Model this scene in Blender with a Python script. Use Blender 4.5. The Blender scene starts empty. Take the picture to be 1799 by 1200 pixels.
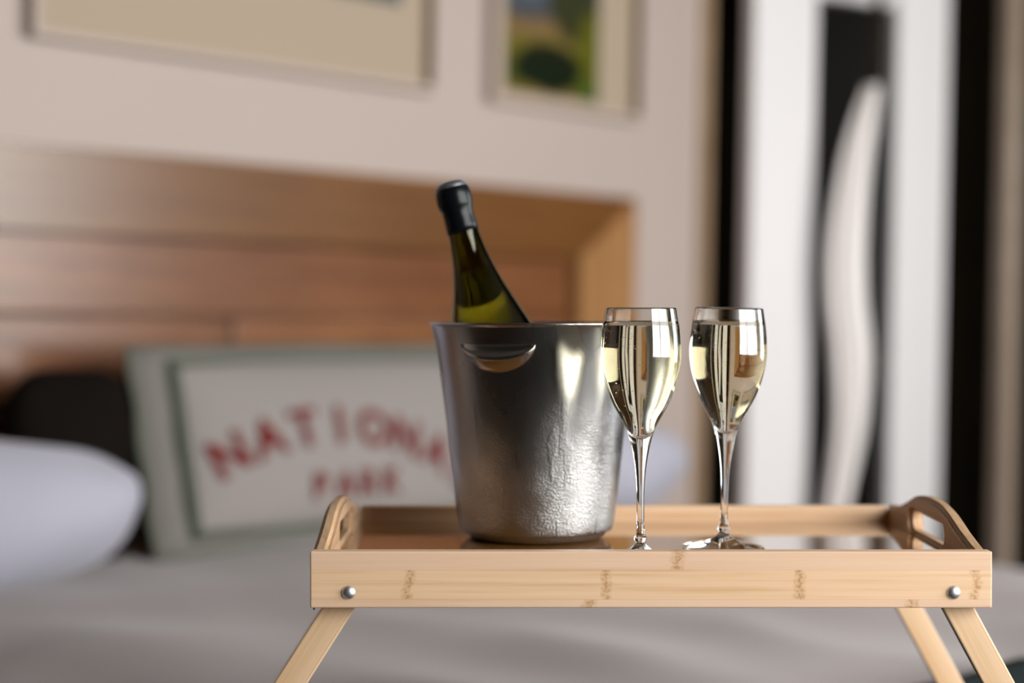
import bpy, bmesh, math, random
from mathutils import Vector, Matrix, Euler, noise

S = bpy.context.scene
COL = S.collection
R = math.radians
random.seed(7)

# ------------------------------------------------------------------ camera
CAMZ = 1.0
ROLL = R(1.0)
cam = bpy.data.cameras.new('camera'); cam_o = bpy.data.objects.new('camera', cam); COL.objects.link(cam_o)
cam.sensor_width = 36.0; cam.lens = 36.0 * 3005 / 1799
cam_o.matrix_world = Matrix.Translation((0, 0, CAMZ)) @ Matrix.Rotation(R(90 - 1.087), 4, 'X') @ Matrix.Rotation(ROLL, 4, 'Z')
cam.dof.use_dof = True; cam.dof.focus_distance = 1.29; cam.dof.aperture_fstop = 2.2
cam.clip_start = 0.05
S.camera = cam_o
S.view_settings.view_transform = 'Standard'; S.view_settings.look = 'None'
S.view_settings.gamma = 1; S.view_settings.use_curve_mapping = False
S.view_settings.exposure = 0.58
S.cycles.max_bounces = 16; S.cycles.transmission_bounces = 14; S.cycles.glossy_bounces = 6
S.cycles.caustics_reflective = False; S.cycles.caustics_refractive = True
S.cycles.sample_clamp_indirect = 8

# room axes: U runs along the headboard wall (away to the right), N is its normal into the room
YAW = R(46.05)
U = Vector((math.cos(YAW), math.sin(YAW), 0)); N = Vector((math.sin(YAW), -math.cos(YAW), 0))
P0 = Vector((0.27, 3.9, CAMZ))            # right end of the headboard, at eye height
def room(u, n, z): return P0 + U * u + N * n + Vector((0, 0, z))

# ------------------------------------------------------------------ sky and daylight
w = bpy.data.worlds.new('world'); S.world = w; w.use_nodes = True
wn = w.node_tree.nodes; wl = w.node_tree.links
bg = wn['Background']; bg.inputs['Color'].default_value = (0.90, 0.94, 1.0, 1); bg.inputs['Strength'].default_value = 2.0

def area(name, loc, direction, sx, sy, power, color=(1, 1, 1)):
    l = bpy.data.lights.new(name, 'AREA'); l.shape = 'RECTANGLE'; l.size = sx; l.size_y = sy; l.energy = power; l.color = color
    o = bpy.data.objects.new(name, l); COL.objects.link(o); o.location = loc
    o.rotation_euler = Vector(direction).to_track_quat('-Z', 'Y').to_euler()
    return o
WIN = (-2.6, 0.75, -0.28, 1.38)             # u0, u1, z0, z1 of the window in the wall at the foot of the bed
area('window_daylight', room((WIN[0] + WIN[1]) / 2, 3.76, (WIN[2] + WIN[3]) / 2), -N, WIN[1] - WIN[0] + .1, WIN[3] - WIN[2] + .1, 148, (1.0, 0.97, 0.95))
ADDED_WIN = (2.3, 3.5, -0.45, 1.38)            # n0, n1, z0, z1 of an unseen window added in the right wall for light
area('added_side_light', room(1.22, (ADDED_WIN[0] + ADDED_WIN[1]) / 2, (ADDED_WIN[2] + ADDED_WIN[3]) / 2), -U, ADDED_WIN[1] - ADDED_WIN[0] + .1, ADDED_WIN[3] - ADDED_WIN[2] + .1, 42, (0.95, 0.97, 1.0))  # lamp added to brighten the door and put sheen on the headboard

# ------------------------------------------------------------------ helpers
def mat(name, color=(.8, .8, .8), rough=.5, metal=0.0, spec=.5, coat=0.0, trans=0.0, ior=1.45, sheen=0.0):
    m = bpy.data.materials.new(name); m.use_nodes = True
    b = m.node_tree.nodes['Principled BSDF']
    b.inputs['Base Color'].default_value = (*color, 1); b.inputs['Roughness'].default_value = rough
    b.inputs['Metallic'].default_value = metal; b.inputs['Specular IOR Level'].default_value = spec
    b.inputs['Coat Weight'].default_value = coat; b.inputs['Coat Roughness'].default_value = .25
    b.inputs['Transmission Weight'].default_value = trans; b.inputs['IOR'].default_value = ior
    b.inputs['Sheen Weight'].default_value = sheen
    return m
class NT:
    def __init__(s, m): s.m = m; s.t = m.node_tree; s.b = s.t.nodes['Principled BSDF']
    def n(s, typ, **k):
        x = s.t.nodes.new(typ)
        for a, v in k.items(): setattr(x, a, v)
        return x
    def l(s, a, b): s.t.links.new(a, b)
    def coord(s, scale=(1, 1, 1), loc=(0, 0, 0), kind='Object'):
        tc = s.n('ShaderNodeTexCoord'); mp = s.n('ShaderNodeMapping')
        mp.inputs['Scale'].default_value = scale; mp.inputs['Location'].default_value = loc
        s.l(tc.outputs[kind], mp.inputs['Vector']); return mp.outputs[0]
    def noise(s, v, scale, detail=3, rough=.5, dist=0):
        x = s.n('ShaderNodeTexNoise'); x.inputs['Scale'].default_value = scale; x.inputs['Detail'].default_value = detail
        x.inputs['Roughness'].default_value = rough; x.inputs['Distortion'].default_value = dist
        s.l(v, x.inputs['Vector']); return x.outputs['Fac']
    def ramp(s, f, stops):
        x = s.n('ShaderNodeValToRGB'); e = x.color_ramp.elements
        while len(e) < len(stops): e.new(.5)
        for i, (p, c) in enumerate(stops):
            e[i].position = p; e[i].color = (*c, 1) if len(c) == 3 else c
        s.l(f, x.inputs[0]); return x.outputs[0]
    def mix(s, f, a, b, mode='MIX'):
        x = s.n('ShaderNodeMix', data_type='RGBA', blend_type=mode)
        for sock, val in ((x.inputs[0], f), (x.inputs[6], a), (x.inputs[7], b)):
            if isinstance(val, (int, float)): sock.default_value = val
            elif isinstance(val, tuple): sock.default_value = (*val, 1)
            else: s.l(val, sock)
        return x.outputs[2]
    def math(s, op, a, b=None, c=None, clamp=False):
        x = s.n('ShaderNodeMath', operation=op); x.use_clamp = clamp
        for i, val in enumerate((a, b, c)):
            if val is None: continue
            if isinstance(val, (int, float)): x.inputs[i].default_value = val
            else: s.l(val, x.inputs[i])
        return x.outputs[0]
    def bump(s, h, strength, dist=.001):
        x = s.n('ShaderNodeBump'); x.inputs['Strength'].default_value = strength; x.inputs['Distance'].default_value = dist
        s.l(h, x.inputs['Height']); s.l(x.outputs[0], s.b.inputs['Normal'])
    def color(s, c): s.l(c, s.b.inputs['Base Color'])

def link(name, me, m=None, parent=None, smooth=False):
    if isinstance(me, bmesh.types.BMesh):
        bmesh.ops.recalc_face_normals(me, faces=me.faces)
        d = bpy.data.meshes.new(name); me.to_mesh(d); me.free(); me = d
    if m: me.materials.clear(); me.materials.append(m)
    if smooth: me.polygons.foreach_set('use_smooth', [True] * len(me.polygons))
    o = bpy.data.objects.new(name, me); COL.objects.link(o)
    if parent: o.parent = parent
    return o
def tag(o, label=None, cat=None, group=None, kind=None):
    if label: o['label'] = label
    if cat: o['category'] = cat
    if group: o['group'] = group
    if kind: o['kind'] = kind
    return o
def empty(name, loc=(0, 0, 0), rot=(0, 0, 0)):
    o = bpy.data.objects.new(name, None); COL.objects.link(o); o.location = loc; o.rotation_euler = rot
    o.empty_display_size = .05; return o
def box(bm, x0, x1, y0, y1, z0, z1, bev=0, seg=2, mtx=None):
    r = bmesh.ops.create_cube(bm, size=1)
    vs = r['verts']
    for v in vs:
        v.co = Vector(((x0 + x1) / 2 + v.co.x * (x1 - x0), (y0 + y1) / 2 + v.co.y * (y1 - y0), (z0 + z1) / 2 + v.co.z * (z1 - z0)))
    if bev:
        es = list({e for v in vs for e in v.link_edges})
        rr = bmesh.ops.bevel(bm, geom=es, offset=bev, segments=seg, affect='EDGES', profile=.5)
        vs = list({v for f in rr['faces'] for v in f.verts} | {v for v in vs if v.is_valid})
    if mtx:
        for v in vs: v.co = mtx @ v.co
    return vs
def bx(name, m, parent, *a, bev=0, seg=2):
    bm = bmesh.new(); box(bm, *a, bev=bev, seg=seg); return link(name, bm, m, parent)
def lathe(prof, seg=64, closed=False):
    """prof: list of (r, z). r = 0 makes a pole."""
    bm = bmesh.new(); rings = []
    for r, z in prof:
        if r < 1e-6: rings.append([bm.verts.new((0, 0, z))])
        else: rings.append([bm.verts.new((r * math.cos(2 * math.pi * i / seg), r * math.sin(2 * math.pi * i / seg), z)) for i in range(seg)])
    pairs = list(zip(rings, rings[1:]))
    if closed: pairs.append((rings[-1], rings[0]))
    for a, b in pairs:
        for i in range(seg):
            j = (i + 1) % seg
            if len(a) == 1 and len(b) == 1: continue
            if len(a) == 1: bm.faces.new((a[0], b[i], b[j]))
            elif len(b) == 1: bm.faces.new((a[i], b[0], a[j]))
            else: bm.faces.new((a[i], b[i], b[j], a[j]))
    return bm
def spline(pts, n=6):
    """Catmull-Rom through 2D points"""
    out = []
    P = [pts[0]] + list(pts) + [pts[-1]]
    for i in range(1, len(P) - 2):
        for k in range(n):
            t = k / n
            out.append(tuple(.5 * ((2 * P[i][d]) + (-P[i-1][d] + P[i+1][d]) * t + (2*P[i-1][d] - 5*P[i][d] + 4*P[i+1][d] - P[i+2][d]) * t * t + (-P[i-1][d] + 3*P[i][d] - 3*P[i+1][d] + P[i+2][d]) * t ** 3) for d in (0, 1)))
    out.append(tuple(pts[-1])); return out
def prism_x(bm, poly, x0, x1):
    """extrude a polygon in (y, z) along x"""
    a = [bm.verts.new((x0, y, z)) for y, z in poly]; b = [bm.verts.new((x1, y, z)) for y, z in poly]
    bm.faces.new(a); bm.faces.new(b[::-1])
    for i in range(len(poly)):
        j = (i + 1) % len(poly); bm.faces.new((a[i], a[j], b[j], b[i]))

# things on the tray follow the tray, which tilts by ROLL where its feet sink into the soft bed
RT = Matrix.Rotation(-ROLL, 4, 'Y')
def on_tray(x, y, z): return Vector((0, 0, CAMZ)) + RT @ Vector((x, y, z))
GS = .1912 / .1966
RIM = -0.1776; BOARD = -0.1912; RAILB = -0.2192
BED = -0.40

# ------------------------------------------------------------------ materials
def bamboo(name, axis, base=(.71, .47, .285), light=(.77, .53, .35), dark=(.60, .36, .19), rough=.42, seed=0.0, rail=False):
    m = mat(name, base, rough, spec=.4); t = NT(m)
    sc = [260, 260, 260]; sc[axis] = 5
    v = t.coord(tuple(sc), (seed, seed * 1.3, seed * .7))
    f = t.noise(v, 1.0, 4, .6)
    c = t.ramp(f, [(.30, dark), (.47, base), (.68, light)])
    sc2 = [40, 40, 40]; sc2[axis] = 1.5
    f2 = t.noise(t.coord(tuple(sc2), (seed, 3, 1)), 1.0, 2)
    c = t.mix(t.math('MULTIPLY', f2, .35), c, light)
    if rail:
        tc = t.n('ShaderNodeTexCoord'); sp = t.n('ShaderNodeSeparateXYZ'); t.l(tc.outputs['Object'], sp.inputs[0])
        x, z = sp.outputs[0], sp.outputs[2]
        # laminated strips: paler and pinker along the top and the bottom
        top = t.math('GREATER_THAN', z, RIM - .0137)
        bot = t.math('LESS_THAN', z, RIM - .0352)
        c = t.mix(t.math('MULTIPLY', t.math('ADD', top, bot), .5), c, (.70, .48, .36))
        for z0 in (RIM - .0137, RIM - .0352):
            ln = t.math('LESS_THAN', t.math('ABSOLUTE', t.math('SUBTRACT', z, z0)), .00025)
            c = t.mix(t.math('MULTIPLY', ln, .25), c, (.40, .24, .12))
        spk = t.noise(t.coord((420, 420, 420)), 1.0, 2)
        spk = t.math('GREATER_THAN', spk, .52)
        wob = t.math('MULTIPLY', t.math('SUBTRACT', t.noise(t.coord((30, 30, 90)), 1.0, 2), .5), .012)
        for px, band in ((718, 1), (1063, 1), (1405, 1), (1716, 1), (1035, 2), (1608, 2), (1190, 0)):
            X = (px - 900) / 2404
            d = t.math('ABSOLUTE', t.math('SUBTRACT', t.math('ADD', x, wob), X))
            g = t.math('SUBTRACT', 1.0, t.math('DIVIDE', d, .0045 if band == 1 else .0065), clamp=True)
            lo, hi = ((RIM - .0137, 1), (RIM - .0352, RIM - .0137), (-1, RIM - .0352))[band]
            g = t.math('MULTIPLY', g, t.math('MULTIPLY', t.math('GREATER_THAN', z, lo), t.math('LESS_THAN', z, hi)))
            c = t.mix(t.math('MULTIPLY', g, .55), c, (.50, .29, .13))
            c = t.mix(t.math('MULTIPLY', t.math('MULTIPLY', g, spk), .6, clamp=True), c, (.34, .16, .06))
    t.color(c)
    if rough > .1: t.bump(f, .12, .0004)
    return m
M = {}
M['rail'] = bamboo('bamboo_front_rail', 0, rail=True)
M['bx'] = bamboo('bamboo_lengthwise', 0, seed=2)
M['by'] = bamboo('bamboo_crosswise_shaded', 1, base=(.52, .33, .19), light=(.60, .40, .25), dark=(.38, .22, .11), seed=4)  # same bamboo, its colour darkened for the shade on the handle panels
M['leg'] = bamboo('bamboo_leg', 2, seed=6, base=(.64, .43, .25))
mb = bamboo('bamboo_board', 0, base=(.29, .125, .03), light=(.34, .16, .045), dark=(.23, .09, .022), seed=9, rough=.06)
M['board'] = mb
mb.node_tree.nodes['Principled BSDF'].inputs['Coat Weight'].default_value = 1.0; mb.node_tree.nodes['Principled BSDF'].inputs['Coat Roughness'].default_value = .05

def steel(name, col, r0, r1, wet=False):
    m = mat(name, col, r0, metal=1); t = NT(m)
    v = t.coord((1, 1, 1))
    br = t.noise(t.coord((14, 14, 1500)), 1, 2)
    if wet:
        tc = t.n('ShaderNodeTexCoord'); sp = t.n('ShaderNodeSeparateXYZ'); t.l(tc.outputs['Object'], sp.inputs[0])
        low = t.math('SUBTRACT', 1.25, t.math('DIVIDE', sp.outputs[2], .115), clamp=True)          # condensation on the cold lower half
        patch = t.noise(t.coord((38, 38, 30)), 1, 4, .6)
        patch = t.math('MULTIPLY', low, t.ramp(patch, [(.28, (0, 0, 0)), (.64, (1, 1, 1))]), clamp=True)
        vo = t.n('ShaderNodeTexVoronoi'); vo.inputs['Scale'].default_value = 620; t.l(v, vo.inputs['Vector'])
        drop = t.math('SUBTRACT', 1.0, t.math('MULTIPLY', vo.outputs['Distance'], 1.6), clamp=True)
        runs = t.noise(t.coord((75, 75, 9)), 1, 3, .55)
        runm = t.math('MULTIPLY', t.ramp(runs, [(.60, (0, 0, 0)), (.66, (1, 1, 1))]), low)
        rr = t.math('MULTIPLY_ADD', patch, r1 - r0, r0)
        big = t.noise(t.coord((16, 16, 8), (3, 1, 0)), 1, 3)
        rr = t.math('ADD', rr, t.math('MULTIPLY', t.math('SUBTRACT', big, .5), .25), clamp=True)
        t.l(rr, t.b.inputs['Roughness'])
        h = t.math('ADD', t.math('MULTIPLY', t.math('MULTIPLY', drop, patch), 1.5), t.math('MULTIPLY', br, .10))
        h = t.math('ADD', h, t.math('MULTIPLY', runm, 1.2))
        h = t.math('ADD', h, t.math('MULTIPLY', t.noise(t.coord((300, 300, 260)), 1, 2), t.math('MULTIPLY', low, .7)))
        t.bump(h, .42, .0006)
        c = t.mix(t.math('MULTIPLY', runm, .5), tuple(col), tuple(x * .45 for x in col))
        t.color(c)
    else:
        t.bump(br, .15, .0002)
    return m
M['steel'] = steel('brushed_steel', (.39, .38, .375), .28, .42, True)
M['steel_plain'] = steel('steel_handle', (.42, .41, .40), .2, .3)
M['rivet'] = mat('rivet_steel', (.75, .75, .77), .42, metal=1)
M['screw'] = mat('dark_screw', (.03, .03, .03), .4, metal=1)

def glassmat(name, col, ior, rough=0.0):
    m = bpy.data.materials.new(name); m.use_nodes = True; nt = m.node_tree; nt.nodes.clear()
    g = nt.nodes.new('ShaderNodeBsdfGlass'); g.inputs['Color'].default_value = (*col, 1); g.inputs['IOR'].default_value = ior; g.inputs['Roughness'].default_value = rough
    o = nt.nodes.new('ShaderNodeOutputMaterial'); nt.links.new(g.outputs[0], o.inputs[0]); return m, nt, o
M['glass'], _, _ = glassmat('clear_glass', (.985, .99, .985), 1.5)
M['wine'], nt, o_ = glassmat('sparkling_wine', (1, 1, 1), 1.34)
va = nt.nodes.new('ShaderNodeVolumeAbsorption'); va.inputs['Color'].default_value = (.93, .80, .42, 1); va.inputs['Density'].default_value = 13; nt.links.new(va.outputs[0], o_.inputs['Volume'])
M['bubble'], _, _ = glassmat('bubble', (1, 1, 1), .76)
M['bottle'], nt, o_ = glassmat('green_bottle_glass', (.76, .76, .62), 1.5)
va = nt.nodes.new('ShaderNodeVolumeAbsorption'); va.inputs['Color'].default_value = (.56, .53, .02, 1); va.inputs['Density'].default_value = 800; nt.links.new(va.outputs[0], o_.inputs['Volume'])
M['pane'] = bpy.data.materials.new('window_glass'); M['pane'].use_nodes = True; nt = M['pane'].node_tree; nt.nodes.clear()
fr = nt.nodes.new('ShaderNodeFresnel'); fr.inputs[0].default_value = 1.45
tr = nt.nodes.new('ShaderNodeBsdfTransparent'); tr.inputs[0].default_value = (.97, .98, .97, 1); gl = nt.nodes.new('ShaderNodeBsdfGlossy'); gl.inputs['Roughness'].default_value = 0
mx = nt.nodes.new('ShaderNodeMixShader'); oo = nt.nodes.new('ShaderNodeOutputMaterial')
nt.links.new(fr.outputs[0], mx.inputs[0]); nt.links.new(tr.outputs[0], mx.inputs[1]); nt.links.new(gl.outputs[0], mx.inputs[2]); nt.links.new(mx.outputs[0], oo.inputs[0])
M['foil'] = mat('black_foil', (.003, .004, .005), .26, spec=.22)
M['foil_top'] = mat('grey_foil_top', (.16, .16, .18), .35, metal=.6)

def fabric(name, col, weave=600, var=.06, rough=.85, sheen=.2, bump=.25):
    m = mat(name, col, rough, spec=.2, sheen=sheen); t = NT(m)
    f = t.noise(t.coord((5, 5, 5)), 1, 4)
    t.color(t.mix(f, tuple(c * (1 - var) for c in col), tuple(min(1, c * (1 + var)) for c in col)))
    wv = t.noise(t.coord((weave, weave, weave)), 1, 2); t.bump(wv, bump, .0005); return m
M['linen'] = fabric('taupe_linen', (.245, .202, .200))
M['white_cotton'] = fabric('white_cotton', (.36, .352, .415), 800, .02)
M['cushion'] = fabric('natural_canvas', (.25, .222, .21), 500, .05)
M['cushion_edge'] = fabric('sage_canvas', (.155, .145, .130), 500, .05)
M['piping'] = fabric('dark_green_piping', (.07, .085, .06), 400)
M['print'] = fabric('red_print', (.135, .010, .010), 500, .1)
M['gap_shade'] = fabric('gap_shade_black', (.008, .006, .005), 300, .2, sheen=0)  # near-black colour that stands for shade behind the left pillow
M['gap_shade'].node_tree.nodes['Principled BSDF'].inputs['Specular IOR Level'].default_value = .02
M['teal'] = fabric('dark_teal_wool', (.012, .022, .024), 250, .3, sheen=0)
M['mattress'] = fabric('mattress_ticking', (.6, .58, .55), 300)
M['bedbase'] = fabric('dark_grey_upholstery', (.06, .055, .05), 300)

def paint(name, col, rough=.6, var=.03, spec=.4):
    m = mat(name, col, rough, spec=spec); t = NT(m)
    f = t.noise(t.coord((3, 3, 3)), 1, 4)
    t.color(t.mix(f, tuple(c * (1 - var) for c in col), tuple(c * (1 + var) for c in col)))
    t.bump(t.noise(t.coord((180, 180, 180)), 1, 2), .08, .0005); return m
M['wall'] = paint('cream_wall_paint', (.435, .355, .32))
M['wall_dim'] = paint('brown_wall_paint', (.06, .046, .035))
M['ceiling'] = paint('ceiling_paint', (.16, .14, .12))
M['frame'] = paint('cream_frame_paint', (.435, .355, .315), .6)
M['mat'] = paint('cream_mat_board', (.375, .295, .22), .8, .01)
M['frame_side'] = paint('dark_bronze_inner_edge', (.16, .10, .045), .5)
M['white_paint'] = paint('white_gloss_paint', (.75, .72, .73), .5, .01)
M['curtain'] = fabric('white_curtain_cloth', (.85, .80, .79), 500, .02)

def wood(name, base, dark, light, axis=0, rough=.35, scale=1.0, coat=0.0, spec=.5):
    m = mat(name, base, rough, spec=spec, coat=coat); t = NT(m)
    sc = [26 * scale] * 3; sc[axis] = 1.6 * scale
    f = t.noise(t.coord(tuple(sc)), 1, 6, .62, .6)
    f2 = t.noise(t.coord((4, 4, 9)), 1, 3)
    c = t.ramp(f, [(.3, dark), (.5, base), (.72, light)])
    c = t.mix(t.math('MULTIPLY', t.ramp(f2, [(.35, (0, 0, 0)), (.65, (1, 1, 1))]), .45), c, dark)
    t.color(c); t.bump(f, .2, .001); return m
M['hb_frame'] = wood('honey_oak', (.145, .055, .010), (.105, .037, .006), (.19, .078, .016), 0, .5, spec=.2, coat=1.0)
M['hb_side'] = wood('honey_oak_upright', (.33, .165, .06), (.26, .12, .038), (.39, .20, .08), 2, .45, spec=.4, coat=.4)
M['hb_plank'] = [wood('rustic_plank', (.15, .05, .013), (.09, .028, .007), (.22, .085, .028), 0, .5, 1.4, spec=.2, coat=.95),
                 wood('rustic_plank_pale', (.20, .075, .024), (.13, .045, .013), (.28, .115, .045), 0, .5, 1.2, spec=.2, coat=.95),
                 wood('rustic_plank_mid', (.17, .06, .018), (.11, .035, .01), (.25, .10, .036), 0, .5, 1.6, spec=.2, coat=.95)]
M['darkwood'] = wood('near_black_wood', (.018, .014, .008), (.010, .008, .005), (.026, .020, .011), 2, .7, .6, spec=.08)
M['tan_trim'] = wood('tan_timber_trim', (.30, .20, .12), (.22, .14, .08), (.38, .26, .17), 2, .5)
M['post'] = wood('weathered_timber', (.35, .27, .21), (.26, .19, .14), (.42, .35, .29), 2, .55)
M['floor'] = wood('brown_floorboards', (.16, .09, .045), (.09, .05, .025), (.22, .13, .07), 0, .35, .7)
M['grass'] = paint('lawn_green', (.10, .17, .035), .9, .3)

# ------------------------------------------------------------------ the room (local frame: x = U, y = -N, z up)
RROT = (0, 0, YAW)
def rroot(o): o.location = P0 - Vector((0, 0, CAMZ)); o.rotation_euler = RROT; return o
def struct(name, m, *a, bev=0):
    o = bx(name, m, None, *a, bev=bev); rroot(o); tag(o, kind='structure'); return o
ULEFT, URIGHT, NFOOT, TOP = -4.2, 1.05, 3.6, 2.6
WE = 0.236                                    # where the cream wall ends
struct('floor', M['floor'], ULEFT, URIGHT, -NFOOT, .7, -.1, 0)
struct('ceiling', M['ceiling'], ULEFT, URIGHT, -NFOOT, .7, TOP, TOP + .1)
struct('wall_back', M['wall'], ULEFT, WE, 0, .12, 0, TOP)
struct('wall_left', M['wall_dim'], ULEFT - .12, ULEFT, -NFOOT - .12, .12, 0, TOP)
wr = bmesh.new()
for a in ((-NFOOT - .12, -ADDED_WIN[1], 0, TOP), (-ADDED_WIN[0], .82, 0, TOP), (-ADDED_WIN[1], -ADDED_WIN[0], 0, CAMZ + ADDED_WIN[2]), (-ADDED_WIN[1], -ADDED_WIN[0], CAMZ + ADDED_WIN[3], TOP)):
    box(wr, URIGHT, URIGHT + .12, a[0], a[1], a[2], a[3])
o = link('wall_right', wr, M['darkwood']); rroot(o); tag(o, kind='structure')
w2 = empty('added_window_2'); rroot(w2); tag(w2, kind='structure')  # unseen window, added as the opening for the extra side light
fm = bmesh.new(); b0, b1, c0, c1 = -ADDED_WIN[1], -ADDED_WIN[0], CAMZ + ADDED_WIN[2], CAMZ + ADDED_WIN[3]
for a in ((b0, b0 + .05, c0, c1), (b1 - .05, b1, c0, c1), (b0, b1, c0, c0 + .05), (b0, b1, c1 - .05, c1)):
    box(fm, URIGHT + .03, URIGHT + .09, a[0], a[1], a[2], a[3], bev=.004)
link('window_frame', fm, M['white_paint'], w2)
bx('glass_pane', M['pane'], w2, URIGHT + .058, URIGHT + .064, b0 + .05, b1 - .05, c0 + .05, c1 - .05)
struct('wall_recess', M['darkwood'], WE, URIGHT, .7, .82, 0, TOP)
struct('wall_recess_side', M['darkwood'], WE - .12, WE, .12, .82, 0, TOP)
struct('trim_1', M['tan_trim'], WE, WE + .042, -.010, .12, 0, TOP, bev=.004)
# wall at the foot of the bed, with its window opening
fw = bmesh.new()
u0, u1, z0, z1 = WIN[0], WIN[1], WIN[2] + CAMZ, WIN[3] + CAMZ
for a in ((ULEFT, u0, 0, TOP), (u1, URIGHT, 0, TOP), (u0, u1, 0, z0), (u0, u1, z1, TOP)):
    box(fw, a[0], a[1], -NFOOT - .12, -NFOOT, a[2], a[3])
o = link('wall_front', fw, M['wall_dim']); rroot(o); tag(o, kind='structure')
wf = empty('window_1'); rroot(wf); tag(wf, kind='structure')
fm = bmesh.new()
for a in ((u0, u0 + .06, z0, z1), (u1 - .06, u1, z0, z1), (u0, u1, z0, z0 + .06), (u0, u1, z1 - .06, z1)):
    box(fm, a[0], a[1], -NFOOT - .09, -NFOOT - .03, a[2], a[3], bev=.004)
link('window_frame', fm, M['white_paint'], wf)
for uu in (-1.7, -.5):
    bx('mullion', M['white_paint'], wf, uu - .03, uu + .03, -NFOOT - .085, -NFOOT - .035, z0, z1, bev=.004)
bx('glass_pane', M['pane'], wf, u0 + .06, u1 - .06, -NFOOT - .064, -NFOOT - .058, z0 + .06, z1 - .06)
bx('window_sill', M['white_paint'], wf, u0 - .04, u1 + .04, -NFOOT - .03, -NFOOT + .05, z0 - .03, z0, bev=.006)
struct('lawn', M['grass'], -12, 10, -14, -NFOOT - .14, -.3, -.2)

# ------------------------------------------------------------------ headboard
hb = empty('headboard'); rroot(hb); hb.location = hb.location - U * .073
tag(hb, 'honey-brown timber headboard with mitred frame around rough planks, behind the pillows', 'headboard')
HL, HT, HI = -2.75, CAMZ + .25, CAMZ + .112    # left end, top, inner edge of the top board
SW = .185
def quad_prism(name, m, pts, y0, y1, bev=.004):
    bm = bmesh.new()
    a = [bm.verts.new((x, y0, z)) for x, z in pts]; b = [bm.verts.new((x, y1, z)) for x, z in pts]
    bm.faces.new(a); bm.faces.new(b[::-1])
    for i in range(len(pts)):
        j = (i + 1) % len(pts); bm.faces.new((a[i], a[j], b[j], b[i]))
    bmesh.ops.bevel(bm, geom=bm.edges[:], offset=bev, segments=2, affect='EDGES')
    return link(name, bm, m, hb)
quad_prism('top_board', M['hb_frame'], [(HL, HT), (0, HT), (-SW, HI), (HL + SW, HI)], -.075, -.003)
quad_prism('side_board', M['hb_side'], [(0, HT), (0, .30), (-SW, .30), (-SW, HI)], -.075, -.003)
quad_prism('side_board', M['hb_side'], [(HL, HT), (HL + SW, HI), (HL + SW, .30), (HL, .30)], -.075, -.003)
pz = HI; ph = (.135, .12, .13, .14, .14, .14)
for i, h in enumerate(ph):
    a, b = HL + SW - .01, -SW + .01
    cuts = [a, a + (.9, 1.5, .6, 1.2, .8, 1.4)[i], b]
    for k in range(2):
        bx('plank', M['hb_plank'][(i * 2 + k + 1) % 3] if i != 1 else M['hb_plank'][k], hb, cuts[k] + .0015, cuts[k + 1] - .0015, -.032 - .006 * ((i + k) % 3), -.003, pz - h + .003, pz, bev=.003)
    pz -= h

# ------------------------------------------------------------------ framed pictures
def picture(name, label, x0, x1, zb, zt, mw, depth, photo, pm):
    r = empty(name); rroot(r); tag(r, label, 'picture', 'framed pictures above the headboard')
    def mem(nm, pts):
        bm = bmesh.new()
        a = [bm.verts.new((x, -depth, z)) for x, z in pts]; b = [bm.verts.new((x, -.002, z)) for x, z in pts]
        bm.faces.new(a); bm.faces.new(b[::-1])
        for i in range(4): bm.faces.new((a[i], a[(i + 1) % 4], b[(i + 1) % 4], b[i]))
        return link(nm, bm, M['frame'], r)
    X0, X1, Z0, Z1 = x0 - mw, x1 + mw, zb - mw, zt + mw
    mem('frame_rail', [(X0, Z0), (X1, Z0), (x1, zb), (x0, zb)]); mem('frame_rail', [(X0, Z1), (x0, zt), (x1, zt), (X1, Z1)])
    mem('frame_stile', [(X0, Z0), (x0, zb), (x0, zt), (X0, Z1)]); mem('frame_stile', [(X1, Z0), (X1, Z1), (x1, zt), (x1, zb)])
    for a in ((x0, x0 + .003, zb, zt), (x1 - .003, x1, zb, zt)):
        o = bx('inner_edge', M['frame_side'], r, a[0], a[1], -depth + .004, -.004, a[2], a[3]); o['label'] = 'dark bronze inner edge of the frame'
    bx('mat_board', M['mat'], r, x0, x1, -.006, -.003, zb, zt)
    px0, px1, pz0, pz1 = photo
    bx('photograph', pm, r, px0, px1, -.0085, -.006, pz0, pz1)
    return r
def q_u(px, D=None):
    q = (px - 900) / 3005; return (3.9 * q - .27) / (math.cos(YAW) - math.sin(YAW) * q)
U_ = {k: q_u(k) for k in ()}
pm2 = mat('landscape_photo', (.2, .2, .1), .6, spec=.08); t = NT(pm2)
tc = t.n('ShaderNodeTexCoord'); sp = t.n('ShaderNodeSeparateXYZ'); t.l(tc.outputs['Object'], sp.inputs[0])
zz = t.math('ADD', sp.outputs[2], t.math('MULTIPLY', t.math('SUBTRACT', t.noise(t.coord((9, 9, 9)), 1, 3), .5), .05))
zf = t.math('DIVIDE', t.math('SUBTRACT', zz, CAMZ + .455), .32, clamp=True)
c = t.ramp(zf, [(0, (.20, .12, .03)), (.10, (.05, .07, .01)), (.34, (.12, .10, .015)), (.48, (.18, .11, .05)), (.56, (.05, .055, .06)), (.74, (.09, .11, .15)), (1, (.17, .20, .26))])
def blob(cx, cz, rx, rz, col, k=.95):
    global c
    dx = t.math('DIVIDE', t.math('SUBTRACT', sp.outputs[0], cx), rx); dz = t.math('DIVIDE', t.math('SUBTRACT', zz, cz), rz)
    d = t.math('ADD', t.math('MULTIPLY', dx, dx), t.math('MULTIPLY', dz, dz))
    c = t.mix(t.math('MULTIPLY', t.math('MULTIPLY', t.math('SUBTRACT', 1.15, d, clamp=True), 2.2, clamp=True), k), c, col)
ua, ub = q_u(875), q_u(1038)
blob(ub - .07, CAMZ + .67, .10, .09, (.03, .032, .01))
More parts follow.
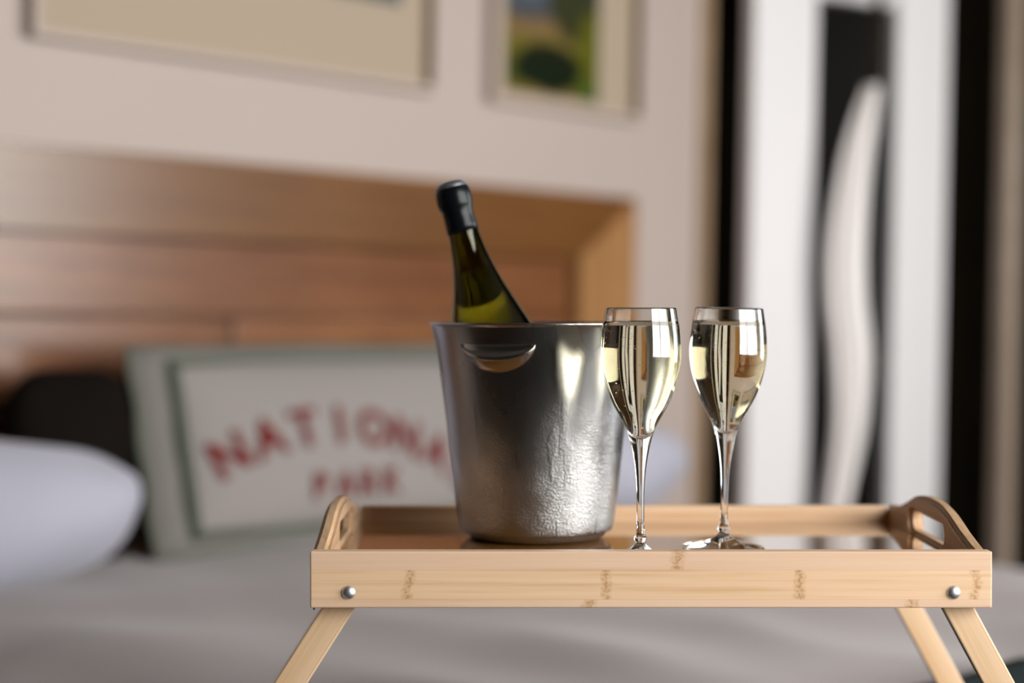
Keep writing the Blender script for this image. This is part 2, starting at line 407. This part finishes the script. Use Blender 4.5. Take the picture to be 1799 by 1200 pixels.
blob(ub - .02, CAMZ + .56, .05, .10, (.09, .09, .006))
blob(ua + .13, CAMZ + .52, .115, .052, (.003, .008, .004))
blob(ub - .02, CAMZ + .475, .05, .03, (.05, .08, .01))
t.color(c)
pm1 = mat('coast_photo', (.05, .07, .07), .5); t = NT(pm1)
t.color(t.ramp(t.noise(t.coord((3, 3, 7)), 1, 4), [(.35, (.025, .05, .055)), (.6, (.07, .09, .09)), (.8, (.3, .33, .35))]))
l1, r1 = q_u(48), q_u(736)
picture('framed_picture', 'wide cream box frame with a cream mat, left of the smaller landscape picture', l1, r1, CAMZ + .440, CAMZ + 1.15, .012, .032,
        (l1 + .30, q_u(690), CAMZ + .592, CAMZ + 1.03), pm1)
picture('framed_picture', 'narrow cream framed landscape picture of a green bush and yellow field, on the wall end', q_u(850), q_u(1100), CAMZ + .440, CAMZ + 1.15, .012, .032,
        (ua, ub, CAMZ + .458, CAMZ + 1.05), pm2)

# ------------------------------------------------------------------ white framed glass door beside the bed, and what stands by it
DY = R(30); DU = Vector((math.cos(DY), math.sin(DY), 0))
door = empty('door_1', Vector((.6314, 4.1, 0)), (0, 0, DY)); tag(door, kind='structure')
SWD = .2; OFF = .441; RB = CAMZ + .765
bx('door_stile', M['white_paint'], door, -SWD / 2 + .004, SWD / 2 - .008, -.022, .022, .02, 2.1, bev=.004)
bx('door_stile', M['white_paint'], door, OFF - SWD / 2 + .010, OFF + SWD / 2 - .020, -.022, .022, .02, 2.1, bev=.004)
bx('door_rail', M['white_paint'], door, SWD / 2, OFF - SWD / 2, -.021, .021, RB, 2.1, bev=.003)
bx('door_rail', M['white_paint'], door, SWD / 2, OFF - SWD / 2, -.021, .021, .02, .26, bev=.003)
bx('glass_pane', M['pane'], door, SWD / 2 - .004, OFF - SWD / 2 + .004, -.003, .003, .255, RB + .005)
# curtain: a twisted strip of white cloth hanging in an S before the glass
def curtain():
    D = 4.06
    L = [(1516, 150), (1490, 220), (1470, 300), (1452, 420), (1450, 520), (1460, 620), (1464, 740), (1452, 860), (1440, 950), (1432, 1100), (1429, 1270)]
    Rr = [(1546, 150), (1538, 220), (1528, 300), (1521, 420), (1522, 520), (1530, 620), (1522, 740), (1498, 860), (1482, 950), (1476, 1100), (1475, 1270)]
    bm = bmesh.new(); rows = []
    Ls, Rs = spline(L, 5), spline(Rr, 5)
    for (xl, y), (xr, _) in zip(Ls, Rs):
        z = (552 - y) / 3005 * D; row = []
        a, b = (xl - 900) / 3005 * D, (xr - 900) / 3005 * D
        nn = 16
        for i in range(nn + 1):
            s = i / nn
            fold = .010 * math.sin(s * math.pi * 5 + z * 2) + .028 * math.sin(s * math.pi)
            row.append(Vector((a + (b - a) * s - .0152 * z, D - fold, CAMZ + z)))
        back = [Vector((p.x, D + .008, p.z)) for p in row[::-1][1:-1]]
        rows.append([bm.verts.new(p) for p in row + back])
    for r0, r1 in zip(rows, rows[1:]):
        for i in range(len(r0)):
            j = (i + 1) % len(r0); bm.faces.new((r0[i], r0[j], r1[j], r1[i]))
    bm.faces.new(rows[0]); bm.faces.new(rows[-1][::-1])
    return bm
cu = empty('curtain', (0, 0, 0)); tag(cu, 'white twisted curtain hanging in an S curve before the white framed glass door', 'curtain')
link('curtain_cloth', curtain(), M['curtain'], cu, smooth=True)
tie = bmesh.new(); bmesh.ops.create_cone(tie, cap_ends=True, segments=12, radius1=.012, radius2=.012, depth=2.6 - (CAMZ + .56))
for v in tie.verts: v.co += Vector(((1531 - 900) / 3005 * 4.06, 4.06, (2.6 + CAMZ + .56) / 2))
link('curtain_cord', tie, M['darkwood'], cu)['label'] = 'dark cord that holds the curtain'
# weathered post at the far right
po = bx('trim_2', M['post'], None, -.024, .024, -.024, .024, 0, 2.6, bev=.006); po.location = (1.245, 4.32, 0); po.rotation_euler = (0, 0, R(30)); tag(po, kind='structure')

# ------------------------------------------------------------------ bed
BU0, BU1, BN0, BN1 = -2.5, -.34, .09, 2.2
bed = empty('bed'); rroot(bed); tag(bed, 'wide double bed under a taupe spread, in front of the timber headboard', 'bed')
bx('bed_base', M['bedbase'], bed, BU0 + .04, BU1 - .04, -BN1 + .04, -BN0, .08, .34, bev=.02)
bx('mattress', M['mattress'], bed, BU0 + .02, BU1 - .02, -BN1 + .02, -BN0, .34, CAMZ + BED - .06, bev=.04, seg=4)
for a in (BU0 + .12, BU1 - .12):
    for b in (-BN1 + .12, -BN0 - .12):
        bm = lathe([(0, 0), (.022, 0), (.03, .08), (0, .08)], 16); o = link('bed_leg', bm, M['darkwood'], bed, True); o.location = (a, b, 0)
def cover(bm, u0, u1, n0, n1, top, drop, thick, amp, nx, ny, seed, sides=(1, 1, 1, 0)):
    """cloth over the bed: flat top with soft folds, hanging at the sides; as a closed shell"""
    def pt(s, t_, off):
        # s,t in metres across the unrolled cloth
        h = 0; u = s; n = t_
        if s < u0: h += u0 - s; u = u0 - .02 - .02 * math.sin(t_ * 14 + seed)
        if s > u1: h += s - u1; u = u1 + .02 + .02 * math.sin(t_ * 12 + seed)
        if t_ > n1: h = max(h, t_ - n1); n = n1 + .02 + .02 * math.sin(s * 13 + seed)
        v = Vector((s * 2.1, t_ * 2.1, seed)); w = noise.noise(v) * amp + noise.noise(v * 2.7) * amp * .45 + (1 - abs(noise.noise(v * 1.6 + Vector((4, 2, 1)))) * 2) * amp * .35
        edge = min(1, max(0, min(u - u0, u1 - u, n1 - n)) / .12)
        return Vector((u, -n, top + w * edge - (1 - edge) ** 2 * .02 - h - off))
    S0, S1 = u0 - drop * sides[0], u1 + drop * sides[1]; T0, T1 = n0, n1 + drop * sides[2]
    grid = []
    for off in (0, thick):
        g = [[bm.verts.new(pt(S0 + (S1 - S0) * i / nx, T0 + (T1 - T0) * j / ny, off)) for j in range(ny + 1)] for i in range(nx + 1)]
        grid.append(g)
    for k, g in enumerate(grid):
        for i in range(nx):
            for j in range(ny):
                f = (g[i][j], g[i + 1][j], g[i + 1][j + 1], g[i][j + 1]); bm.faces.new(f if k == 0 else f[::-1])
    A, B = grid
    for i in range(nx):
        bm.faces.new((A[i][0], B[i][0], B[i + 1][0], A[i + 1][0])); bm.faces.new((A[i][ny], A[i + 1][ny], B[i + 1][ny], B[i][ny]))
    for j in range(ny):
        bm.faces.new((A[0][j], A[0][j + 1], B[0][j + 1], B[0][j])); bm.faces.new((A[nx][j], B[nx][j], B[nx][j + 1], A[nx][j + 1]))
bm = bmesh.new(); cover(bm, BU0, BU1, BN0 + .02, BN1, CAMZ + BED - .006, .32, .014, .018, 110, 110, 1.3)
o = link('bedspread', bm, M['linen'], None, True); rroot(o); tag(o, 'rumpled taupe grey bedspread covering the whole bed under the tray', 'bedspread')
bm = bmesh.new(); cover(bm, BU0 - .015, BU1 + .015, 1.60, BN1 + .02, CAMZ + BED + .012, .30, .012, .018, 100, 40, 1.3)
o = link('throw_blanket', bm, M['teal'], None, True); rroot(o); tag(o, 'dark teal throw laid across the foot of the bed, below the right tray legs', 'blanket')

# ------------------------------------------------------------------ pillows
def pillow_bm(W, H, T, pw=.42, nu=28, nv=20, pinch=.05, seed=0.0, rum=.004, rnd=0.0):
    bm = bmesh.new(); gs = []
    for side in (1, -1):
        g = []
        for i in range(nu + 1):
            row = []
            a = -math.cos(math.pi * i / nu)
            for j in range(nv + 1):
                b = -math.cos(math.pi * j / nv)
                x = a * W / 2 * (1 - pinch * (1 - b * b)) * math.sqrt(1 - rnd * b ** 4); z = b * H / 2 * (1 - pinch * (1 - a * a)) * math.sqrt(1 - rnd * a ** 4)
                th = T / 2 * ((1 - a * a) ** pw) * ((1 - b * b) ** pw)
                rim = i in (0, nu) or j in (0, nv)
                nz = 0 if rim else noise.noise(Vector((x * 7, z * 7, seed + side))) * rum * 4 * min(1, th / (T * .2))
                if rim and side == -1: row.append(gs[0][i][j])
                else: row.append(bm.verts.new((x, -side * (th + nz), z)))
            g.append(row)
        gs.append(g)
        for i in range(nu):
            for j in range(nv):
                f = (g[i][j], g[i + 1][j], g[i + 1][j + 1], g[i][j + 1]); bm.faces.new(f if side == 1 else f[::-1])
    return bm
def lay(o, u, n, z, lean, dyaw=0.0, spin=0.0):
    o.location = room(u, n, z); o.rotation_euler = (Matrix.Rotation(YAW + dyaw, 4, 'Z') @ Matrix.Rotation(lean, 4, 'X') @ Matrix.Rotation(spin, 4, 'Y')).to_euler()
def pillow(name, label, W, H, T, m, u, n, z, lean, dyaw=0.0, spin=0.0, pw=.42, pinch=.04, seed=0.0, group=None, rnd=0.0):
    r = empty(name); tag(r, label, 'pillow', group)
    link('pillow_case', pillow_bm(W, H, T, pw, pinch=pinch, seed=seed, rnd=rnd), m, r, True)
    # piped seam around the rim
    bm = bmesh.new(); k = 64; ring = []
    for i in range(k):
        # walk the rim of the same outline
        s = i / k * 4; e = int(s); f = -math.cos(math.pi * (s - e))
        a, b = ((f, -1), (1, f), (-f, 1), (-1, -f))[e]
        x = a * W / 2 * (1 - pinch * (1 - b * b)); x *= math.sqrt(1 - rnd * b ** 4); z_ = b * H / 2 * (1 - pinch * (1 - a * a)) * math.sqrt(1 - rnd * a ** 4); ring.append(Vector((x, 0, z_)))
    rr = []
    for i, p in enumerate(ring):
        d = p.normalized(); rr.append([bm.verts.new(p + d * .003 * math.cos(q * math.pi / 3) + Vector((0, .003 * math.sin(q * math.pi / 3), 0))) for q in range(6)])
    for i in range(k):
        for q in range(6): bm.faces.new((rr[i][q], rr[(i + 1) % k][q], rr[(i + 1) % k][(q + 1) % 6], rr[i][(q + 1) % 6]))
    link('seam', bm, m, r, True)
    lay(r, u, n, z, lean, dyaw, spin); return r
BT = BED
pillow('pillow', 'plump white pillow at the left picture edge, in front of the black shade filler', .72, .23, .24, M['white_cotton'], -1.89, .31, BT + .09, R(28), pw=.5, pinch=.0, rnd=.45, seed=1, group='white pillows')
pillow('pillow', 'white pillow behind the champagne flutes, right of the steel bucket', .50, .24, .18, M['white_cotton'], -.54, .36, BT + .085, R(50), pw=.5, pinch=.0, rnd=.5, seed=2, group='white pillows')
pillow('cushion', 'black cushion shape standing in for the shade between left white pillow and headboard', .22, .30, .12, M['gap_shade'], -1.565, .20, BT + .145, R(-12), pw=.3, pinch=.0, rnd=.35, seed=3)  # added black shape filling the shaded gap below the headboard

# printed cushion: panel, flanged border, green piping, red print
CW, CH, CT = .83, .335, .13; FL = .07
cb = Vector((-.544, 2.636, 0)) - P0; cu0 = cb.dot(U); cn0 = cb.dot(N)
cush = empty('printed_cushion'); tag(cush, 'long canvas cushion with red NATIONAL PARK print and green piped border', 'cushion')
LEAN = R(-15)
lay(cush, cu0 + CW / 2, cn0 - .045, BT + CH / 2 * math.cos(LEAN) + .004, LEAN)
IW, IH = CW - 2 * FL, CH - .05
link('panel', pillow_bm(IW, IH, CT, .40, 36, 24, .0, seed=9, rum=0), M['cushion'], cush, True)
def thick_at(x, z):
    a = min(.999, abs(x / (IW / 2))); b = min(.999, abs(z / (IH / 2))); return CT / 2 * ((1 - a * a) ** .40) * ((1 - b * b) ** .40)
bm = bmesh.new()
def rectring(x, z): return [(-x, -z), (x, -z), (x, z), (-x, z)]
n_e = 24
def edgepts(x, z, wav):
    P = rectring(x, z); out = []
    for i in range(4):
        p, q = P[i], P[(i + 1) % 4]
        for k in range(n_e):
            t_ = k / n_e; out.append((p[0] + (q[0] - p[0]) * t_, p[1] + (q[1] - p[1]) * t_))
    return out
I_ = edgepts(IW / 2 - .02, IH / 2 - .012, 0); O_ = edgepts(CW / 2, CH / 2, 0)
vi = [[bm.verts.new((x, s * .004, z)) for x, z in I_] for s in (-1, 1)]
vo_ = [[bm.verts.new((x, s * .0025 + .004 * math.sin(i * .7), z)) for i, (x, z) in enumerate(O_)] for s in (-1, 1)]
m_ = len(I_)
for i in range(m_):
    j = (i + 1) % m_
    bm.faces.new((vi[0][i], vi[0][j], vo_[0][j], vo_[0][i])); bm.faces.new((vi[1][i], vo_[1][i], vo_[1][j], vi[1][j]))
    bm.faces.new((vo_[0][i], vo_[0][j], vo_[1][j], vo_[1][i])); bm.faces.new((vi[0][i], vi[1][i], vi[1][j], vi[0][j]))
link('border', bm, M['cushion_edge'], cush, True)['label'] = 'sage grey flat border of the cushion'
bm = bmesh.new()
for pts, rad, yy in ((edgepts(IW / 2 - .006, IH / 2 - .004, 0), .0115, -.010), (edgepts(CW / 2, CH / 2, 0), .004, 0)):
    rr = []
    for i, (x, z) in enumerate(pts):
        d = Vector((x / CW, 0, z / CH)).normalized()
        wob = .004 * math.sin(i * .7) if yy == 0 else 0
        rr.append([bm.verts.new(Vector((x, yy + wob, z)) + d * rad * math.cos(q * math.pi / 3) + Vector((0, rad * math.sin(q * math.pi / 3), 0))) for q in range(6)])
    for i in range(len(pts)):
        for q in range(6): bm.faces.new((rr[i][q], rr[(i + 1) % len(pts)][q], rr[(i + 1) % len(pts)][(q + 1) % 6], rr[i][(q + 1) % 6]))
link('piping', bm, M['piping'], cush, True)['label'] = 'dark green piping around panel and border'
def letters(text, size, place, bold):
    """each glyph as flat mesh, laid on the puffed cushion front"""
    for i, ch in enumerate(text):
        cu_ = bpy.data.curves.new('t', 'FONT'); cu_.body = ch; cu_.size = size; cu_.align_x = 'CENTER'; cu_.align_y = 'CENTER'; cu_.offset = bold; cu_.resolution_u = 3
        ob = bpy.data.objects.new('t', cu_); COL.objects.link(ob); bpy.context.view_layer.update()
        me = bpy.data.meshes.new_from_object(ob.evaluated_get(bpy.context.evaluated_depsgraph_get()))
        bpy.data.objects.remove(ob)
        bm = bmesh.new(); bm.from_mesh(me)
        bmesh.ops.triangulate(bm, faces=bm.faces[:]); bmesh.ops.subdivide_edges(bm, edges=bm.edges[:], cuts=2, use_grid_fill=True)
        cx = (min(v.co.x for v in bm.verts) + max(v.co.x for v in bm.verts)) / 2; cy = (min(v.co.y for v in bm.verts) + max(v.co.y for v in bm.verts)) / 2
        X, Z, ang = place(i)
        for v in bm.verts:
            x, z = v.co.x - cx, v.co.y - cy
            x, z = X + x * math.cos(ang) - z * math.sin(ang), Z + x * math.sin(ang) + z * math.cos(ang)
            v.co = Vector((x, -thick_at(x, z) - .0055, z))
        d = bpy.data.meshes.new('letter'); bm.to_mesh(d); bm.free()
        o = link('letter', d, M['print'], cush)
def arc(i):
    tt = (i - 2.7) * .073
    return ((i - 4) * .073 + .012, .018 - tt * tt / 1.04, -tt / .52)
letters('NATIONAL', .088, arc, .0022)
letters('PARK', .058, lambda i: ((i - 1.5) * .052 - .034, -.082, 0), .0018)

# ------------------------------------------------------------------ tray
TX0, TX1, TY0, TY1 = -.1485, .3515, 1.25, 1.55
tray = empty('bed_tray', on_tray(0, 0, 0), (0, -ROLL, 0)); tag(tray, 'bamboo breakfast tray with cut-out handles on splayed folding legs, standing on the bed', 'tray')
bx('front_rail', M['rail'], tray, TX0, TX1, TY0, TY0 + .0125, RAILB, RIM, bev=.0012, seg=3)
bx('rear_rail', M['bx'], tray, TX0 + .012, TX1 - .012, TY1 - .0125, TY1, RAILB, RIM, bev=.0015, seg=3)
bx('tray_board', M['board'], tray, TX0 + .011, TX1 - .011, TY0 + .012, TY1 - .012, BOARD - .006, BOARD)
def side(name, x0, x1):
    top = [(TY0 + .0127, RIM), (TY0 + .03, RIM + .003), (TY0 + .06, RIM + .0095), (TY0 + .095, RIM + .0185), (TY0 + .125, RIM + .0225), (TY0 + .165, RIM + .0225), (TY0 + .20, RIM + .0185),
           (TY0 + .235, RIM + .0095), (TY0 + .265, RIM + .003), (TY1, RIM)]
    top = spline(top, 4)
    outer = [(TY0 + .0127, RAILB)] + top + [(TY1, RAILB)]
    # slot: stadium
    ya, yb, za, zb = TY0 + .095, TY0 + .210, RIM - .0100, RIM + .0062
    r = (zb - za) / 2; slot = []
    for k in range(9): a = math.pi / 2 - math.pi * k / 8; slot.append((yb - r + r * math.cos(a), (za + zb) / 2 + r * math.sin(a)))
    for k in range(9): a = -math.pi / 2 - math.pi * k / 8; slot.append((ya + r + r * math.cos(a), (za + zb) / 2 + r * math.sin(a)))
    bm = bmesh.new(); edges = []
    for poly in (outer, slot):
        vs = [bm.verts.new((x0, y, z)) for y, z in poly]
        edges += [bm.edges.new((vs[i], vs[(i + 1) % len(vs)])) for i in range(len(vs))]
    res = bmesh.ops.triangle_fill(bm, edges=edges, use_beauty=True)
    fs = [g for g in res['geom'] if isinstance(g, bmesh.types.BMFace)]
    ex = bmesh.ops.extrude_face_region(bm, geom=fs)
    for v in ex['geom']:
        if isinstance(v, bmesh.types.BMVert): v.co.x = x1
    bm.normal_update(); bmesh.ops.recalc_face_normals(bm, faces=bm.faces[:])
    es = [e for e in bm.edges if len(e.link_faces) == 2 and abs(e.link_faces[0].normal.dot(e.link_faces[1].normal)) < .3 and abs(e.verts[0].co.x - e.verts[1].co.x) < 1e-6]
    bmesh.ops.bevel(bm, geom=es, offset=.0036, segments=3, affect='EDGES')
    return link(name, bm, M['by'], tray)
side('handle_panel', TX0, TX0 + .0125)
side('handle_panel', TX1 - .0125, TX1)
PZ = -.2078; PXL, PXR = (611 - 900) / 2404, (1677 - 900) / 2404
for x in (PXL, PXR):
    for y, s in ((TY0, -1), (TY1, 1)):
        prof = [(0, .0030), (.0015, .0029), (.003, .0024), (.0043, .0015), (.0051, .0004), (.0054, -.0006), (0, -.0006)]
        o = link('rivet', lathe(prof, 28), M['rivet'], tray, True); o.location = (x, y, PZ); o.rotation_euler = (R(90) if s < 0 else R(-90), 0, 0)
        o['label'] = 'domed steel rivet'
LEGLEN = .20
for side_, x, ang in ((-1, PXL, R(32.5)), (1, PXR, R(28.5))):
    for y in (TY0 + .014, TY1 - .023):
        hx = .0105 if True else 0
        bm = bmesh.new(); box(bm, -hx, hx, 0, .0095, -(-PZ - (-BED) + 0) and -LEGLEN, .009, bev=.0012)
        L_ = (abs(BED - PZ) - .012) / math.cos(ang)
        bm.free(); bm = bmesh.new(); box(bm, -hx, hx, 0, .0095, -L_, .0095, bev=.0012)
        o = link('leg', bm, M['leg'], tray); o.location = (x, y, PZ); o.rotation_euler = (0, side_ * -ang, 0)
    # bar joining the two legs near the feet
    L_ = (abs(BED - PZ) - .012) / math.cos(ang) - .03
    cx, cz = x + side_ * L_ * math.sin(ang), PZ - L_ * math.cos(ang)
    bx('leg_crossbar', M['by'], tray, cx - .006, cx + .006, TY0 + .0235, TY1 - .023, cz - .009, cz + .009, bev=.001)
o = bx('screw', M['screw'], tray, (547.5 - 900) / 2404, (550 - 900) / 2404, TY0 + .004, TY0 + .006, RAILB - .002, RAILB + .001)

# ------------------------------------------------------------------ steel bucket
BD = 1.475 * GS; BXc = (941 - 900) / 3005 * BD
bucket = empty('ice_bucket', on_tray(BXc, BD, BOARD), (0, -ROLL, 0)); bucket.scale = (GS,) * 3; tag(bucket, 'brushed steel champagne bucket beaded with condensation, at left on the tray', 'bucket')
k = 1 / 2037
h = lambda y: (948 - y) * k
outer = [(0, .0012), (.040, .0004), (.052, .0), (.0585, .0022), (.0630, .0075), (136 * k, h(925)), (146 * k, h(850)), (158 * k, h(740)), (171.5 * k, h(640)), (178.5 * k, h(600)), (184.5 * k, h(576))]
outer = [outer[0], outer[1]] + spline(outer[2:], 5)
ro, zo = outer[-1]
rim = [(ro + .0012, zo + .0008), (ro + .0014, zo + .0018), (ro + .0006, zo + .0026), (ro - .0008, zo + .0022)]
inner = [(r - .0014, z + .0006) for r, z in outer[::-1] if z > .006]
prof = outer + rim + inner + [(.050, .0035), (0, .0035)]
link('bucket_body', lathe(prof, 128), M['steel'], bucket, True)
def body_r(z):
    for (r0, z0), (r1, z1) in zip(outer[2:], outer[3:]):
        if z0 <= z <= z1: return r0 + (r1 - r0) * (z - z0) / max(1e-9, z1 - z0)
    return ro
def grip(phi0):
    """pressed crescent finger grip: a flat upper lip standing proud of the wall over a curved lower shell"""
    bm = bmesh.new(); na, nb = 40, 10; zt = h(606); wid = R(22.5)
    rows = []
    # top surface (lip): from wall out to a crescent edge; lower shell: from edge back to the wall below
    for i in range(na + 1):
        a = -1 + 2 * i / na; ph = phi0 + a * wid
        e = max(0.0, 1 - a * a)
        out = .0085 * e ** .7; sag = .0120 * e ** .6; low = .0235 * e ** .55
        row = []
        for j in range(nb + 1):
            t_ = j / nb
            if t_ <= .5:
                q = t_ / .5; z = zt - sag * q; r = body_r(z) + .0003 + out * q - .0014 * math.sin(q * math.pi)
            else:
                q = (t_ - .5) / .5; z = zt - sag - (low - sag) * q; r = body_r(z) + .0003 + out * (1 - q) ** 1.6
            row.append(bm.verts.new((r * math.cos(ph), r * math.sin(ph), z)))
        inner_ = []
        for j in (nb, 0):
            p = row[j].co; s = (body_r(p.z) - .0006) / max(1e-6, math.hypot(p.x, p.y)); inner_.append(bm.verts.new((p.x * s, p.y * s, p.z)))
        rows.append(row + inner_)
    for r0, r1 in zip(rows, rows[1:]):
        for i in range(len(r0)):
            j = (i + 1) % len(r0); bm.faces.new((r0[i], r0[j], r1[j], r1[i]))
    bmesh.ops.remove_doubles(bm, verts=bm.verts[:], dist=1e-6)
    return bm
for ph in (R(-90 - 23.5), R(90 - 23.5)):
    link('finger_grip', grip(ph), M['steel_plain'], bucket, True)

# ------------------------------------------------------------------ bottle
mm = .001
LB = .297
def bottle_outer():   # (r, s from the top)
    p = [(12.6, 30), (12.9, 40), (14.2, 52), (16.0, 64), (18.6, 76), (22.0, 89), (26.3, 102), (31.0, 116), (36.0, 130), (40.5, 145), (43.2, 160), (44, 178)]
    return [(r * mm, LB - s * mm) for r, s in p]
up = spline(bottle_outer(), 5)
outer_b = [(0, .016), (.018, .013), (.032, .003), (.037, 0), (.0415, .002), (.0437, .008)] + [(r, z) for r, z in up[::-1]]
outer_b += [(.0128, LB - .022), (.0140, LB - .019), (.0140, LB - .006), (.0130, LB - .004)]
inner_b = [(.0095, LB - .004)] + [(max(.0085, r - .0030), z) for r, z in up] + [(.0405, .012), (.034, .010), (.02, .020), (0, .023)]
bottle = empty('champagne_bottle', on_tray(GS * (-.0535 + LB * math.sin(R(15))), BD, GS * (.107 - LB * math.cos(R(15)))), (0, -R(15) - ROLL, 0))
bottle.scale = (GS,) * 3
tag(bottle, 'dark green champagne bottle with black foil neck, leaning left in the bucket', 'bottle')
link('bottle_glass', lathe(outer_b + inner_b, 96), M['bottle'], bottle, True)
up_in = [(max(.0083, r - .0034), z) for r, z in up if z < LB - .075]
link('wine_fill', lathe([(0, .0235), (.02, .0205), (.034, .0108), (.0400, .0125)] + up_in[::-1] + [(0, up_in[0][1])], 64), M['wine'], bottle, True)['label'] = 'sparkling wine inside the bottle'
cap = [(0, LB + .0012), (.006, LB + .0012), (.0105, LB + .0002), (.0136, LB - .0022), (.0152, LB - .0055), (.0156, LB - .010), (.0155, LB - .0165), (.0148, LB - .0200), (.0135, LB - .0225),
       (.0134, LB - .030), (.0137, LB - .036), (.0141, LB - .042), (.0136, LB - .0421), (.0131, LB - .036), (.0129, LB - .030)]
link('neck_foil', lathe(cap[3:], 64), M['foil'], bottle, True)['label'] = 'matte black foil sleeve'
link('cork_cap', lathe([(0, LB + .0032), (.006, LB + .0031), (.0100, LB + .0022), (.0128, LB + .0002), (.0140, LB - .0026), (.0138, LB - .0030), (0, LB - .0030)], 48), M['foil_top'], bottle, True)['label'] = 'grey disc on top of the neck'

# ------------------------------------------------------------------ champagne flutes
g_out = [(.0335, .0006), (.0334, .0016), (.0300, .0026), (.0200, .0045), (.0110, .0072), (.0060, .0105), (.0042, .0128), (.0040, .0140), (.0050, .0156), (.0052, .0168), (.0044, .0182), (.0034, .0200),
         (.0031, .030), (.0030, .045), (.0034, .060), (.0045, .072), (.0060, .082), (.0082, .0925), (.0118, .1035), (.0168, .1128), (.0225, .1235), (.0270, .1355), (.0300, .1470), (.0315, .1590), (.0313, .1700), (.0303, .1810), (.0287, .1915), (.0277, .1970)]
g_in = [(0, .0955), (.0022, .0962), (.0058, .0990), (.0100, .1045), (.0156, .1130), (.0214, .1240), (.0259, .1358), (.0289, .1472), (.0304, .1590), (.0302, .1700), (.0293, .1810), (.0278, .1913), (.0270, .1966)]
GO = [(0, 0), (.0330, 0)] + spline(g_out[:12], 4) [:] + spline(g_out[12:], 5)
GI = spline(g_in, 5)
def inner_r(z):
    for (r0, z0), (r1, z1) in zip(GI, GI[1:]):
        if z0 <= z <= z1: return r0 + (r1 - r0) * (z - z0) / max(1e-9, z1 - z0)
    return 0
def make_flute(label, loc, rz):
    r = empty('champagne_flute', loc, (0, -ROLL, rz)); r.scale = (GS,) * 3; tag(r, label, 'glass', 'champagne flutes on the tray')
    prof = GO + [(.02755, .1976), (.02715, .1975)] + GI[::-1]
    link('flute_glass', lathe(prof, 96), M['glass'], r, True)
    lv = .1862
    wp = [(rr + .00025 if rr > 0 else 0, z - .00015) for rr, z in GI if z < lv - .001]
    rt = inner_r(lv)
    wp += [(rt + .00025, lv + .0008), (rt - .0006, lv + .0002), (rt - .002, lv), (0, lv)]
    wobj = link('wine', lathe(wp, 96), M['wine'], r, True); wobj['label'] = 'pale gold sparkling wine'
    bm = bmesh.new()
    rnd = random.Random(3 + int(rz * 10))
    for i in range(230):
        if i % 3 == 0: z = lv - .0003 - rnd.random() * .03
        else: z = .102 + rnd.random() * (lv - .103)
        q = inner_r(z) - .0009
        ph = rnd.random() * 6.283; rad = q * (rnd.random() ** .25 if i % 2 else rnd.random() ** .6)
        s = rnd.uniform(.00016, .00044)
        bmesh.ops.create_icosphere(bm, subdivisions=1, radius=s, matrix=Matrix.Translation((rad * math.cos(ph), rad * math.sin(ph), z)))
    b = link('bubbles', bm, M['bubble'], wobj, True); b['kind'] = 'stuff'
    return r
make_flute('left champagne flute, nearer the steel bucket, full of pale gold wine', on_tray((1125 - 900) / 3005 * 1.342 * GS, 1.342 * GS, BOARD), .3)
make_flute('right champagne flute, in front of the white door, full of pale gold wine', on_tray((1271 - 900) / 3005 * 1.403 * GS, 1.403 * GS, BOARD), 1.7)
